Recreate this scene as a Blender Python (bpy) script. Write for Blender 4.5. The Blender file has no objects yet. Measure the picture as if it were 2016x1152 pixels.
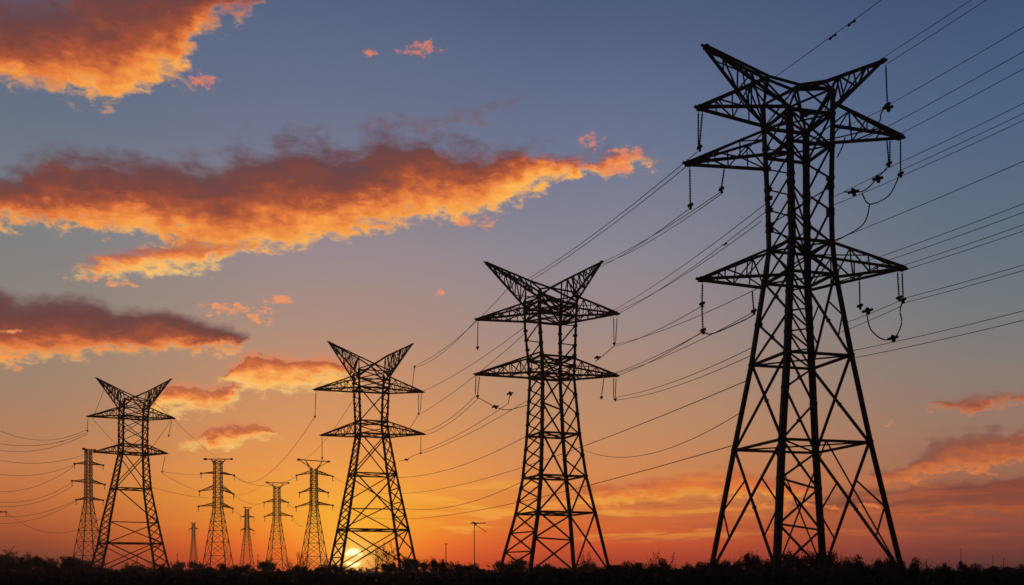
import bpy, bmesh, math, random
from mathutils import Vector, Matrix
R = math.radians
random.seed(7)
sc = bpy.context.scene
col = sc.collection

# ---------------------------------------------------------------- camera
FPX, CX, HY, EYE = 2000.0, 1008.0, 1122.0, 1.2      # lens and horizon of the photograph, eye height
cam = bpy.data.cameras.new('camera'); co = bpy.data.objects.new('camera', cam); col.objects.link(co)
co.location = (0, 0, EYE); co.rotation_euler = (R(90), 0, 0)
cam.sensor_width = 36; cam.lens = 36 * FPX / 2016; cam.shift_y = (HY - 576) / 2016
cam.clip_start = 0.1; cam.clip_end = 20000
sc.camera = co
try:
    sc.cycles.use_denoising = True
    sc.cycles.max_bounces = 6; sc.cycles.volume_bounces = 0
except Exception: pass
sc.view_settings.view_transform = 'Standard'; sc.view_settings.look = 'None'
sc.view_settings.exposure = 0; sc.view_settings.gamma = 1

# ---------------------------------------------------------------- sky (world)
def lin(c):
    return tuple((v/255/12.92 if v/255 <= .04045 else ((v/255+.055)/1.055)**2.4) for v in c)
def ang(px, py):                                     # direction of a sky feature as azimuth, elevation (degrees)
    x = (px-CX)/FPX; z = (HY-py)/FPX
    return math.degrees(math.atan(x)), math.degrees(math.atan(z/math.sqrt(1+x*x)))
world = bpy.data.worlds.new('World'); sc.world = world; world.use_nodes = True
nt = world.node_tree; nt.nodes.clear()
class S:                                             # small expression helper over math nodes
    def __init__(s, sock): s.s = sock
    def __add__(a, b): return M('ADD', a, b)
    __radd__ = __add__
    def __sub__(a, b): return M('SUBTRACT', a, b)
    def __rsub__(a, b): return M('SUBTRACT', b, a)
    def __mul__(a, b): return M('MULTIPLY', a, b)
    __rmul__ = __mul__
    def __truediv__(a, b): return M('DIVIDE', a, b)
def plug(v, sock):
    if isinstance(v, S): nt.links.new(v.s, sock)
    else: sock.default_value = v
def M(op, a, b=0.0, c=0.0, clamp=False):
    n = nt.nodes.new('ShaderNodeMath'); n.operation = op; n.use_clamp = clamp
    plug(a, n.inputs[0]); plug(b, n.inputs[1])
    if op in ('MULTIPLY_ADD', 'SMOOTH_MAX', 'SMOOTH_MIN'): plug(c, n.inputs[2])
    return S(n.outputs[0])
def step(x, a, b, kind='SMOOTHSTEP', lo=0.0, hi=1.0):
    n = nt.nodes.new('ShaderNodeMapRange'); n.interpolation_type = kind
    plug(x, n.inputs['Value']); plug(a, n.inputs['From Min']); plug(b, n.inputs['From Max'])
    n.inputs['To Min'].default_value = lo; n.inputs['To Max'].default_value = hi
    return S(n.outputs['Result'])
def XYZ(x, y, z):
    n = nt.nodes.new('ShaderNodeCombineXYZ'); plug(x, n.inputs[0]); plug(y, n.inputs[1]); plug(z, n.inputs[2]); return S(n.outputs[0])
def noise(x, y, z, scale, detail=5, rough=.55, dist=0.0):
    n = nt.nodes.new('ShaderNodeTexNoise'); n.noise_dimensions = '3D'
    nt.links.new(XYZ(x, y, z).s, n.inputs['Vector'])
    n.inputs['Scale'].default_value = scale; n.inputs['Detail'].default_value = detail
    n.inputs['Roughness'].default_value = rough; n.inputs['Distortion'].default_value = dist
    return S(n.outputs['Fac'])
def ramp(x, stops, interp='LINEAR'):
    n = nt.nodes.new('ShaderNodeValToRGB'); n.color_ramp.interpolation = interp
    e = n.color_ramp.elements
    while len(e) > 1: e.remove(e[-1])
    e[0].position = stops[0][0]; e[0].color = (*lin(stops[0][1]), 1)
    for p, c in stops[1:]:
        k = e.new(p); k.color = (*lin(c), 1)
    plug(x, n.inputs[0]); return S(n.outputs[0])
def mix(f, a, b, mode='MIX'):
    n = nt.nodes.new('ShaderNodeMix'); n.data_type = 'RGBA'; n.blend_type = mode
    plug(f, n.inputs['Factor']); plug(a, n.inputs[6]); plug(b, n.inputs[7]); return S(n.outputs[2])
def curve(x, pts, y0, y1):                           # piecewise outline over azimuth, -45..45 degrees
    n = nt.nodes.new('ShaderNodeFloatCurve'); c = n.mapping.curves[0]
    pts = sorted(pts)
    P = [((u+45)/90, (v-y0)/(y1-y0)) for u, v in pts]
    n.mapping.use_clip = False
    c.points[0].location = P[0]; c.points[1].location = P[-1]
    for p in P[1:-1]: c.points.new(*p)
    for q in c.points: q.handle_type = 'AUTO_CLAMPED'
    n.mapping.update(); plug((x+45.0)*(1/90), n.inputs['Value'])
    return S(n.outputs[0])*(y1-y0)+y0

tc = nt.nodes.new('ShaderNodeTexCoord'); sep = nt.nodes.new('ShaderNodeSeparateXYZ')
nt.links.new(tc.outputs['Generated'], sep.inputs[0])
dx, dy, dz = S(sep.outputs[0]), S(sep.outputs[1]), S(sep.outputs[2])
DEG = 180/math.pi
u = M('ARCTAN2', dx, dy)*DEG
v = M('ARCSINE', dz)*DEG

EL = [0, .6, 1.4, 2.4, 3.8, 5.3, 7.6, 10.5, 13.5, 17.3, 22.3, 26, 29.3, 45, 90]
COLS = {   # clear-sky colours by azimuth: far left, sun, centre, right
 'L': [(62,26,30),(92,40,38),(140,58,36),(172,82,44),(196,108,56),(196,122,76),(172,127,96),(152,130,113),(138,130,122),(122,126,130),(100,112,132),(88,102,128),(78,94,124),(50,66,100),(30,42,70)],
 'S': [(200,48,18),(226,70,18),(243,97,22),(249,133,28),(248,156,44),(242,154,66),(222,147,84),(198,143,106),(172,140,126),(150,136,142),(112,118,142),(96,108,136),(82,96,128),(50,66,100),(30,42,70)],
 'C': [(128,36,32),(174,48,34),(203,72,36),(215,95,40),(220,122,56),(214,134,78),(196,139,97),(177,138,113),(158,137,134),(138,134,146),(108,118,144),(90,104,136),(72,90,124),(46,64,100),(28,42,72)],
 'R': [(70,32,38),(96,44,46),(122,56,50),(142,70,54),(152,90,68),(158,106,84),(152,118,102),(132,122,116),(110,118,124),(92,108,126),(74,98,130),(64,86,122),(54,75,112),(40,58,94),(26,40,70)]}
vn = M('DIVIDE', v, 90.0, clamp=True)
rc = {k: ramp(vn, [(e/90, c) for e, c in zip(EL, cs)]) for k, cs in COLS.items()}
sky = mix(step(u, -27, -10), rc['L'], rc['S'])
sky = mix(step(u, -8, 4), sky, rc['C'])
sky = mix(step(u, 4, 27), sky, rc['R'])
# glow round the low sun
su, sv = ang(696, 1098)
du = u-su; dv = v-sv
dg = v-ang(697,1040)[1]
g1 = M('EXPONENT', (du*du/15.0+dg*dg/4.6)*-1.0)
g2 = M('EXPONENT', (du*du/1.6+dv*dv/1.1)*-1.0)
sky = mix(g1*.56, sky, (*lin((255,198,48)), 1))
sky = mix(g2*.9, sky, (1.05, .66, .13, 1))

# warped cloud coordinates
na = noise(u, v*1.7, 0.0, .45, 6, .62); nb = noise(u, v*1.7, 31.0, .45, 6, .62)
uw = u+(na-.5)*2.6; vw = v+(nb-.5)*1.7
fine = noise(u, v*1.9, 7.0, 1.1, 7, .60, .3)
broad = noise(u, v*2.2, 15.0, .28, 3, .5)
mid = noise(u, v*2.0, 52.0, .62, 5, .6)
tatter = noise(u, v*1.5, 77.0, 2.1, 6, .7)
vwf = vw+(fine-.5)*1.0
DARK = [(0,(254,180,84)),(.12,(250,160,70)),(.26,(226,120,58)),(.40,(166,80,52)),(.56,(122,66,58)),(.76,(102,66,70)),(1,(100,78,92))]
DARKW = [(0,(254,178,92)),(.12,(250,156,72)),(.27,(224,116,58)),(.42,(158,76,52)),(.6,(120,64,56)),(.8,(102,62,62)),(1,(104,68,72))]
WARM = [(0,(255,208,118)),(.34,(253,182,94)),(.54,(242,142,70)),(.74,(202,102,58)),(.92,(176,90,62)),(1,(220,130,88))]
ROSE = [(0,(224,124,62)),(.35,(192,98,56)),(.75,(146,80,60)),(1,(134,88,76))]
REDD = [(0,(184,84,44)),(.3,(142,68,48)),(1,(120,62,54))]
PURP = [(0,(140,98,104)),(.5,(118,86,98)),(1,(110,94,114))]
FIRE = [(0,(254,166,62)),(.4,(232,122,48)),(1,(196,96,60))]
def cloud(sky, top, bot, cols, soft=.8, rag=1.6, bias=0.0, op=1.0, tn=.26, tf=.14, shade=None, fade=0.0, holes=0.0, toff=0.0):
    T = curve(uw, [ang(*p) for p in top], -5, 60); B = curve(uw, [ang(*p) for p in bot], -5, 60)
    d = M('MINIMUM', T-vwf, vwf-B)
    ends = (min(p[0] for p in top), max(p[0] for p in top))
    ue = [ang(e, 700)[0] for e in ends]
    d = M('MINIMUM', d, M('MINIMUM', uw-ue[0], (uw-ue[1])*-1.0))
    d = d+(fine-.5)*rag+bias
    if holes:
        up = step((vwf-B)/M('MAXIMUM', T-B, .4), .35, 1.0)
        d = d+(mid-.46)*up*holes; a = step(d, 0.0, up*1.3+soft)*op
    else: a = step(d, 0.0, soft)*op
    if shade: T = curve(uw, [ang(*p) for p in shade], -5, 60)
    t = (vwf-B)/M('MAXIMUM', T-B, .4)+(broad-.5)*tn+(mid-.5)*tn+(fine-.5)*tf
    t = t-step(mid+(fine-.5)*.4, .54, .74)*.16+(tatter-.5)*.10
    if toff: t = t+toff
    if fade: t = t-step(uw, -7.0, 5.0)*fade
    c = ramp(M('ADD', t, 0.0, clamp=True), cols)
    return mix(a, sky, c)
CL = [
 # top-left mass and its upper-right lobe
 ([(110,-110),(300,-90),(430,-70),(520,-60)], [(110,110),(250,190),(320,170),(360,136),(400,84),(440,54),(500,22),(520,-20)], DARK, dict(rag=1.5, soft=1.1)),
 ([(-260,-60),(60,-50),(200,20),(300,86),(350,138),(405,176)], [(-260,150),(0,172),(60,190),(150,200),(205,216),(250,197),(300,180),(350,178),(405,186)], DARK, dict(rag=1.4, soft=1.0, shade=[(-260,-10),(60,-20),(200,-60),(300,-120),(405,-60)])),
 # thin purple veil above the long bank
 ([(660,258),(740,222),(850,214),(950,198),(1040,178)], [(660,272),(850,268),(950,240),(1040,190)], PURP, dict(rag=2.4, soft=1.2, op=.75)),
 # long central bank
 ([(-240,340),(0,330),(50,300),(100,286),(200,286),(300,292),(360,284),(420,300),(500,266),(600,256),(680,268),(760,240),(850,250),(900,276),(1000,268),(1080,284),(1150,296),(1200,286),(1290,292)],
  [(-240,470),(0,450),(190,462),(260,458),(330,482),(450,502),(600,484),(760,456),(820,438),(950,430),(1050,388),(1150,352),(1210,346),(1290,326)], DARK, dict(rag=2.1, soft=.9, tn=.36, fade=.28, holes=4.2, bias=.15)),
 ([(108,536),(200,500),(280,480),(400,468),(500,480)], [(108,544),(200,550),(300,547),(420,527),(500,504)], WARM, dict(rag=1.5, bias=.1)),
 # left bank and the small clouds below it
 ([(-240,560),(0,572),(60,588),(150,590),(250,604),(350,614),(400,628),(440,640),(490,664)], [(-240,716),(0,712),(100,702),(200,700),(300,692),(400,688),(450,688),(490,676)], DARKW, dict(rag=1.3, bias=.3, toff=.06)),
 ([(440,742),(470,704),(520,698),(560,704),(600,712),(640,704),(700,722)], [(440,750),(530,764),(600,754),(700,756)], WARM, dict(rag=1.2, bias=.42, toff=.1)),
 ([(312,790),(335,758),(370,750),(400,764),(440,764),(470,766)], [(312,800),(380,806),(430,806),(470,780)], WARM, dict(rag=1.4, bias=.4, toff=.08)),
 ([(372,868),(420,846),(470,830),(520,838),(540,852)], [(372,874),(420,880),(500,864),(540,860)], WARM, dict(rag=1.2, bias=.42, toff=.1)),
 # right-hand clouds
 ([(1835,800),(1900,774),(1960,776),(2030,768),(2090,770)], [(1835,806),(1920,810),(1960,794),(2090,786)], ROSE, dict(rag=1.2, bias=.2, soft=.6)),
 ([(1730,930),(1800,900),(1850,862),(1900,852),(2016,850),(2300,840)], [(1730,942),(1850,938),(1950,918),(2016,904),(2300,880)], ROSE, dict(rag=2.4, soft=.55, op=.95, bias=.3, tf=.6, tn=.5)),
 ([(1560,996),(1760,966),(1900,958),(2016,948),(2300,940)], [(1560,1006),(1850,1014),(1950,1006),(2300,996)], REDD, dict(rag=1.0, soft=.5, op=1.0, bias=.3)),
 ([(1150,968),(1280,950),(1370,938),(1430,932),(1520,948),(1600,965)], [(1150,980),(1280,980),(1430,970),(1600,984)], FIRE, dict(rag=1.7, soft=.6, bias=.35, op=.95)),
]
for T_, B_, c_, kw in CL: sky = cloud(sky, T_, B_, c_, **kw)
# detached scraps of cloud
PUFFS = [(840,92,34,12),(806,98,20,8),(728,103,14,6),(402,152,26,12),(470,612,60,11),(548,590,28,9),(512,634,24,8),
         (866,578,10,5),(1750,836,10,5),(930,434,44,10),(1235,302,34,16),(1168,282,24,12),(1220,330,46,9),(20,652,26,4),(520,925,40,5),(1550,1000,200,5),
         (30,728,30,5),(420,800,40,7),(210,552,60,6),]
pm = None
for px, py, a, b in PUFFS:
    pu, pv = ang(px, py); a = a/FPX*DEG*1.25; b = b/FPX*DEG*1.5
    e1 = (u+(na-.5)*.9-pu)*(1/a); e2 = (v+(nb-.5)*.8-pv)*(1/b)
    q = 1.0-(e1*e1+e2*e2)
    pm = q if pm is None else M('MAXIMUM', pm, q)
sky = mix(step(M('MAXIMUM', pm, -1.6)+(fine-.5)*3.4+(tatter-.5)*4.2, .35, 1.35)*.85, sky, ramp(step(v, 3.0, 24.0, 'LINEAR'), [(0,(236,128,58)),(.4,(250,160,90)),(.6,(244,146,92)),(1,(222,128,98))]))
# low streaks near the horizon
st = noise(u*.16, v*1.35, 3.0, 1.0, 7, .6, .4)
band = step(v, 1.2, 2.4)*step(v, 5.8, 4.2)*step(u, -22, -2)*step(u, 24, 8, 'SMOOTHSTEP', .3, 1.0)
band2 = M('ADD', band, 0.0)
scol = mix(step(M('ABSOLUTE', du), 4, 34), (*lin((253,174,62)), 1), (*lin((214,104,54)), 1))
sky = mix(step(st, .51, .62)*band2*step(u, 0, 7, 'SMOOTHSTEP', .66, .95), sky, scol)
st2 = noise(u*.13+9.0, v*1.6, 13.0, 1.1, 7, .6, .4)
sky = mix(step(st2, .52, .64)*step(v, .8, 1.8)*step(v, 5.0, 3.6)*step(u, -4, 6)*.5, sky, (*lin((168,74,50)), 1))
# sun disc, crossed by a thin bank of cloud
r = M('SQRT', du*du+dv*dv)
disc = step(r, .60, .36)
bnd = step(M('ABSOLUTE', v-ang(697,1100)[1]+(noise(u*.8, v*3, 9.0, 1.5, 3)-.5)*.2), .14, .32)
hot = mix(disc*(bnd*.9+.1), sky, (2.4, 1.9, .9, 1))
# the sky behind the viewer falls to a dim blue dusk
back = step(dy, .35, -.5)
dusk = ramp(vn, [(0,(20,22,30)),(.3,(24,30,44)),(1,(20,28,46))])
hot = mix(back, hot, dusk)
hot = mix(step(dz, 0.0, -.02), hot, (*lin((26,18,18)), 1))
skyt = nt.nodes.new('ShaderNodeTexSky'); skyt.sky_type = 'NISHITA'; skyt.sun_disc = False
SUN_EL, SUN_AZ = R(1.0), R(su)
skyt.sun_elevation = SUN_EL; skyt.sun_rotation = SUN_AZ
hot = mix(1.0, hot, mix(1.0, S(skyt.outputs[0]), (.004, .004, .004, 1), 'MULTIPLY'), 'ADD')
bg = nt.nodes.new('ShaderNodeBackground'); bg.inputs[1].default_value = 1.0
out = nt.nodes.new('ShaderNodeOutputWorld')
nt.links.new(hot.s, bg.inputs[0]); nt.links.new(bg.outputs[0], out.inputs[0])

sl = bpy.data.lights.new('sun', 'SUN'); sl.energy = .5; sl.angle = R(.5); sl.color = (1, .5, .2)
so = bpy.data.objects.new('sun', sl); col.objects.link(so)
sd = Vector((math.sin(SUN_AZ)*math.cos(SUN_EL), math.cos(SUN_AZ)*math.cos(SUN_EL), math.sin(SUN_EL)))
so.rotation_euler = sd.to_track_quat('Z', 'Y').to_euler()

# ---------------------------------------------------------------- materials
def mat(name, c1, c2, scale=3.0, rough=.85, metal=0.0, spec=.2, bump=0.0):
    m = bpy.data.materials.new(name); m.use_nodes = True; t = m.node_tree; b = t.nodes['Principled BSDF']
    n = t.nodes.new('ShaderNodeTexNoise'); n.inputs['Scale'].default_value = scale; n.inputs['Detail'].default_value = 6
    tcn = t.nodes.new('ShaderNodeTexCoord'); t.links.new(tcn.outputs['Object'], n.inputs['Vector'])
    cr = t.nodes.new('ShaderNodeValToRGB'); cr.color_ramp.elements[0].position = .35; cr.color_ramp.elements[1].position = .65
    cr.color_ramp.elements[0].color = (*c1, 1); cr.color_ramp.elements[1].color = (*c2, 1)
    t.links.new(n.outputs['Fac'], cr.inputs[0]); t.links.new(cr.outputs[0], b.inputs['Base Color'])
    b.inputs['Roughness'].default_value = rough; b.inputs['Metallic'].default_value = metal
    b.inputs['Specular IOR Level'].default_value = spec
    if bump:
        bp = t.nodes.new('ShaderNodeBump'); bp.inputs['Strength'].default_value = bump
        t.links.new(n.outputs['Fac'], bp.inputs['Height']); t.links.new(bp.outputs[0], b.inputs['Normal'])
    return m
STEEL = mat('weathered_steel', (.03,.03,.032), (.06,.055,.052), 2.0, .8)
CABLE = mat('cable_aluminium', (.03,.03,.032), (.05,.05,.05), 5.0, .8)
CERAM = mat('dark_ceramic', (.04,.03,.028), (.06,.05,.045), 9.0, .6)
LEAF = mat('leaves', (.010,.015,.006), (.022,.028,.011), 1.3, .9)
BARK = mat('bark', (.035,.028,.022), (.07,.055,.042), 6.0, .95)
SOIL = mat('dry_field', (.010,.009,.006), (.02,.018,.011), .15, 1.0, bump=.4)
GRASS = mat('grass_blades', (.008,.010,.005), (.018,.02,.009), .6, .95)
WOOD = mat('pole_wood', (.05,.04,.03), (.09,.07,.05), 4.0, .9)

# ---------------------------------------------------------------- mesh helpers
class MB:
    def __init__(s): s.v = []; s.f = []
    def bar(s, a, b, w, d=None, ref=None):
        a, b = Vector(a), Vector(b); z = (b-a)
        if z.length < 1e-5: return s
        z.normalize(); d = d or w
        r_ = Vector(ref) if ref is not None else (Vector((0,1,0)) if abs(z.y) < .9 else Vector((1,0,0)))
        x = r_.cross(z)
        if x.length < 1e-4: x = Vector((1,0,0)).cross(z)
        x.normalize(); y = z.cross(x)
        k = len(s.v)
        for p in (a, b):
            for sx, sy in ((-1,-1),(1,-1),(1,1),(-1,1)): s.v.append(p+x*sx*w/2+y*sy*d/2)
        s.f += [(k,k+3,k+2,k+1),(k+4,k+5,k+6,k+7)]+[(k+i,k+(i+1)%4,k+4+(i+1)%4,k+4+i) for i in range(4)]
        return s
    def angle(s, a, b, w, ox, oy, w2=None):          # rolled L-section leg, heel pointing outward (ox, oy)
        a, b = Vector(a), Vector(b); w2 = w2 or w; th = .22
        k = len(s.v)
        for p, ww in ((a, w), (b, w2)):
            pr = [(0,0),(-1,0),(-1,-th),(-th,-th),(-th,-1),(0,-1)]
            for qx, qy in pr: s.v.append(p+Vector(((qx+.5)*ww*ox, (qy+.5)*ww*oy, 0)))
        n = 6
        s.f += [tuple(k+i for i in range(n)), tuple(k+n+i for i in reversed(range(n)))]
        s.f += [(k+i, k+(i+1)%n, k+n+(i+1)%n, k+n+i) for i in range(n)]
        return s
    def tube(s, pts, r, n=6, r2=None):
        k = len(s.v); pts = [Vector(p) for p in pts]; m = len(pts)
        for i, p in enumerate(pts):
            t = (pts[min(i+1,m-1)]-pts[max(i-1,0)]).normalized()
            x = t.cross(Vector((0,0,1)));
            if x.length < 1e-3: x = Vector((1,0,0))
            x.normalize(); y = x.cross(t)
            rr = r if r2 is None else r+(r2-r)*i/(m-1)
            for j in range(n):
                a = 2*math.pi*j/n; s.v.append(p+x*math.cos(a)*rr+y*math.sin(a)*rr)
        for i in range(m-1):
            for j in range(n): s.f.append((k+i*n+j, k+i*n+(j+1)%n, k+(i+1)*n+(j+1)%n, k+(i+1)*n+j))
        s.f += [tuple(k+j for j in reversed(range(n))), tuple(k+(m-1)*n+j for j in range(n))]
        return s
    def lathe(s, a, b, prof, n=8):                   # prof: (0..1 along a-b, radius)
        a, b = Vector(a), Vector(b)
        k = len(s.v); t = (b-a).normalized(); x = t.cross(Vector((0,1,0)))
        if x.length < 1e-3: x = Vector((1,0,0))
        x.normalize(); y = x.cross(t)
        for q, rr in prof:
            p = a.lerp(b, q)
            for j in range(n):
                an = 2*math.pi*j/n; s.v.append(p+x*math.cos(an)*rr+y*math.sin(an)*rr)
        m = len(prof)
        for i in range(m-1):
            for j in range(n): s.f.append((k+i*n+j, k+i*n+(j+1)%n, k+(i+1)*n+(j+1)%n, k+(i+1)*n+j))
        s.f += [tuple(k+j for j in reversed(range(n))), tuple(k+(m-1)*n+j for j in range(n))]
        return s
    def box(s, c, sx, sy, sz):
        c = Vector(c); return s.bar(c-Vector((0,0,sz/2)), c+Vector((0,0,sz/2)), sx, sy)
    def build(s, name, m, parent=None, loc=None):
        me = bpy.data.meshes.new(name); me.from_pydata([tuple(p) for p in s.v], [], s.f); me.materials.append(m); me.update()
        o = bpy.data.objects.new(name, me); col.objects.link(o)
        if parent: o.parent = parent
        if loc: o.location = loc
        return o
def tag(o, label=None, cat=None, group=None, kind=None):
    if label:
        if len(label.split()) > 15: label = label.replace(' the ', ' ').replace(' of ', ' ', 1) if len(label.split()) > 18 else label.replace(' the ', ' ')
        o['label'] = label
    if cat: o['category'] = cat
    if group: o['group'] = group
    if kind: o['kind'] = kind
    return o
def empty(name, loc, rz=0):
    o = bpy.data.objects.new(name, None); col.objects.link(o); o.location = loc; o.rotation_euler = (0,0,rz); o.empty_display_size = .5
    return o

class Site:                                          # a pylon's footing: local x along its arms, y along the line
    def __init__(s, px, dist, rot):
        xp = (px-CX)/FPX
        s.P = Vector((xp*dist, dist)); s.az = math.atan(xp); s.phi = -s.az+R(rot); s.rot = R(rot); s.dist = dist
        s.ex = Vector((math.cos(s.phi), math.sin(s.phi))); s.ey = Vector((-s.ex.y, s.ex.x))
    def loc(s, px, py, yo=0.0):                      # local x, z of a sighted point in the plane y = yo
        xp = (px-CX)/FPX; zp = (HY-py)/FPX; P = s.P+s.ey*yo
        # t*xp = P.x + q*ex.x ; t = P.y + q*ex.y
        q = (P.y*xp-P.x)/(s.ex.x-s.ex.y*xp); t = P.y+q*s.ex.y
        return Vector((q, yo, EYE+t*zp))
    def world(s, p):
        w = s.P+s.ex*p[0]+s.ey*p[1]; return Vector((w.x, w.y, p[2]))
    def at(s, px, py, yo=0.0): return s.world(s.loc(px, py, yo))

def interp(tab, z):
    if z <= tab[0][0]: return tab[0][1:]
    for a, b in zip(tab, tab[1:]):
        if z <= b[0]:
            t = (z-a[0])/(b[0]-a[0]); return tuple(a[i]+(b[i]-a[i])*t for i in range(1, len(a)))
    return tab[-1][1:]

def insulator(parent, a, b, r=.085, name='insulator', clamp=True):
    a, b = Vector(a), Vector(b); L = (b-a).length; n = max(4, int(L/.24))
    prof = [(0, .04), (.06, .04)]
    for i in range(n):
        q = .07+.86*i/n; e = .86/n
        prof += [(q, .05), (q+e*.25, r), (q+e*.55, r*.85), (q+e*.7, .05)]
    prof += [(.95, .045), (1, .045)]
    o = MB().lathe(a, b, prof, 7).build(name, CERAM, parent)
    if clamp:
        m = MB(); m.bar(b+Vector((0,-.3,0)), b+Vector((0,.3,0)), .2, .24); m.bar(b+Vector((-.16,0,-.05)), b+Vector((.2,0,.1)), .2, .3)
        m.bar(b+Vector((0,0,.1)), b+Vector((.05,0,-.35)), .16)
        m.build('line_clamp', STEEL, o)
    return o

def lace(m, p0, p1, q0, q1, n, w, post=True):        # zigzag lacing between chord p0-p1 and chord q0-q1
    p0, p1, q0, q1 = map(Vector, (p0, p1, q0, q1))
    for i in range(n):
        a, b = i/n, (i+1)/n
        A, Bq = p0.lerp(p1, a), q0.lerp(q1, a); C, D = p0.lerp(p1, b), q0.lerp(q1, b)
        if i % 2: m.bar(A, D, w)
        else: m.bar(Bq, C, w)
        if post and i: m.bar(A, Bq, w*.9)

def pylon(name, site, prof, spec, label, group, wl=.5, wb=.22, wt=.14):
    """prof rows: (py, left px, right px) of the outermost legs; spec: panel levels, arms, horns, strings"""
    root = empty(name, (site.P.x, site.P.y, 0), site.phi); tag(root, label, 'pylon', group)
    rel = site.rot
    # solve half side and centre shift per level
    tab = []
    for py, pl, pr in prof:
        z = EYE+(HY-py)/FPX*site.dist
        h, cx = 3.0, 0.0
        for _ in range(30):
            L = site.world((cx-h, h, 0)); Rr = site.world((cx+h, -h, 0))
            xl, xr = CX+L.x/L.y*FPX, CX+Rr.x/Rr.y*FPX
            h *= 1+((pr-pl)/(xr-xl)-1)*.9
            cx += ((pl+pr)/2-(xl+xr)/2)/FPX*site.dist/math.cos(rel)
        tab.append((z, h, cx))
    tab.sort()
    z0, h0, c0 = tab[0]; z1_, h1_, c1_ = tab[1]
    if z0 > 0:
        k = (0-z0)/(z1_-z0); tab.insert(0, (0.0, h0+(h1_-h0)*k, c0))
    def hc(z): return interp(tab, z)
    def corner(i, z):
        h, c = hc(z); sx, sy = ((-1,-1),(1,-1),(1,1),(-1,1))[i]
        return Vector((c+sx*h, sy*h, z))
    def lz(py): return max(0.0, EYE+(HY-py)/FPX*site.dist)
    ztop = lz(spec['top'])
    # legs
    brk = sorted({0.0, ztop, *[t[0] for t in tab if 0 < t[0] < ztop]})
    for i in range(4):
        m = MB(); sx, sy = ((-1,-1),(1,-1),(1,1),(-1,1))[i]; lt = lz(spec.get('legtop', {}).get(i, spec['top']))
        for a, b in zip(brk, brk[1:]):
            if a >= lt-.01: break
            b = min(b, lt)
            wa, wb_ = [wl*(1-spec.get('taper', .28)*q/ztop) for q in (a, b)]
            m.angle(corner(i, a), corner(i, b), wa, sx, sy, wb_)
        if i == 0:                                    # climbing pegs on one leg
            z = 3.0
            while z < ztop-.5:
                q = corner(0, z); m.bar(q, q+Vector((-.42, -.05, 0)), .035); z += .9
        lg = m.build('leg', STEEL, root)
        p = corner(i, 0)
        MB().bar(p+Vector((0,0,-.3)), p+Vector((0,0,.35)), wl*2.2).build('footing', WOOD, lg)
    # faces: 0 front (corner 0-1), 1 right (1-2), 2 back (2-3), 3 left (3-0), 4 inner diagonal (0-2)
    FC = {'front': (0,1), 'right': (1,2), 'back': (3,2), 'left': (0,3), 'inner': (0,2)}
    rnd = random.Random(int(site.dist))
    for fname, lv in spec['faces'].items():
        i, j = FC[fname]; m = MB(); last = None
        for item in lv:
            ya, yb, n, style, w = item
            if last is not None and last != ya and m.v: m.build('bracing', STEEL, root); m = MB()
            last = yb
            za, zb = lz(ya), lz(yb)
            for k in range(n):
                # panels shrink upward with the width of the body
                a = za+(zb-za)*k/n; b = za+(zb-za)*(k+1)/n
                A, Bq, C, D = corner(i,a), corner(j,a), corner(i,b), corner(j,b)
                if 'x' in style: m.bar(A, D, w); m.bar(Bq, C, w)
                if 'z' in style: m.bar(A, D, w) if k % 2 else m.bar(Bq, C, w)
                if 'h' in style: m.bar(C, D, w*1.05)
                if 'H' in style: m.bar(C, D, w*1.5)
                if 'k' in style:
                    mid = (C+D)/2; m.bar(A, mid, w); m.bar(Bq, mid, w)
                if 's' in style:                      # secondary redundant members
                    X = (A+D+Bq+C)/4
                    m.bar(A.lerp(C,.5), A.lerp(D,.27), w*.6); m.bar(Bq.lerp(D,.5), Bq.lerp(C,.27), w*.6)
                    m.bar(A.lerp(C,.5), C.lerp(Bq,.27), w*.6); m.bar(Bq.lerp(D,.5), D.lerp(A,.27), w*.6)
                if 'x' in style and w > .13:
                    X = (A+D)/2; m.box(X, .26, .26, .26)
                for q in (C, D): m.box(q, wl*1.04, wl*1.04, .32)
        m.build('bracing', STEEL, root)
    # waist rings / plan bracing
    for py in spec.get('rings', []):
        m = MB(); z = lz(py); cs = [corner(i, z) for i in range(4)]
        for i in range(4): m.bar(cs[i], cs[(i+1)%4], wb*1.15, wb*1.4)
        m.bar(cs[0], cs[2], wt); m.bar(cs[1], cs[3], wt)
        m.build('plan_bracing', STEEL, root)
    # crossarms
    for arm in spec['arms']:
        side = arm['side']; tip = site.loc(*arm['tip']); m = MB()
        zt, zb = lz(arm['top']), lz(arm['bot']); ii = (0,3) if side < 0 else (1,2)
        tips = [tip+Vector((0,-.22,0)), tip+Vector((0,.22,0))]
        n = arm.get('n', 5)
        roots = []
        for i, tp in zip(ii, tips):
            rt, rb = corner(i, zt), corner(i, zb)
            if arm.get('ridge'): rt = site.loc(*arm['ridge'])+Vector((0, tp.y*1.2, 0))
            if arm.get('one'): rt = corner(arm['one'], zt)
            m.bar(rt, tp+Vector((0,0,.12)), wb*1.05); m.bar(rb, tp, wb*1.25)
            lace(m, rt, tp, rb, tp, n, wt*.85)
            roots.append((rt, rb))
        lace(m, roots[0][1], tips[0], roots[1][1], tips[1], max(2, n-2), wt*.7, False)
        lace(m, roots[0][0], tips[0], roots[1][0], tips[1], 2, wt*.7, False)
        m.box(tip, .5, .6, .36); m.bar(tip+Vector((-.15*side,0,0)), tip+Vector((.55*side,0,.02)), .2)
        a = m.build('crossarm', STEEL, root)
        for sgm in arm.get('strings', []):
            insulator(a, site.loc(sgm[0], sgm[1]), site.loc(sgm[2], sgm[3]), clamp=(len(sgm) < 5))
        if arm.get('post'):
            q = arm['post']; insulator(a, site.loc(q[0], q[1]), site.loc(q[2], q[3]))
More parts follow.
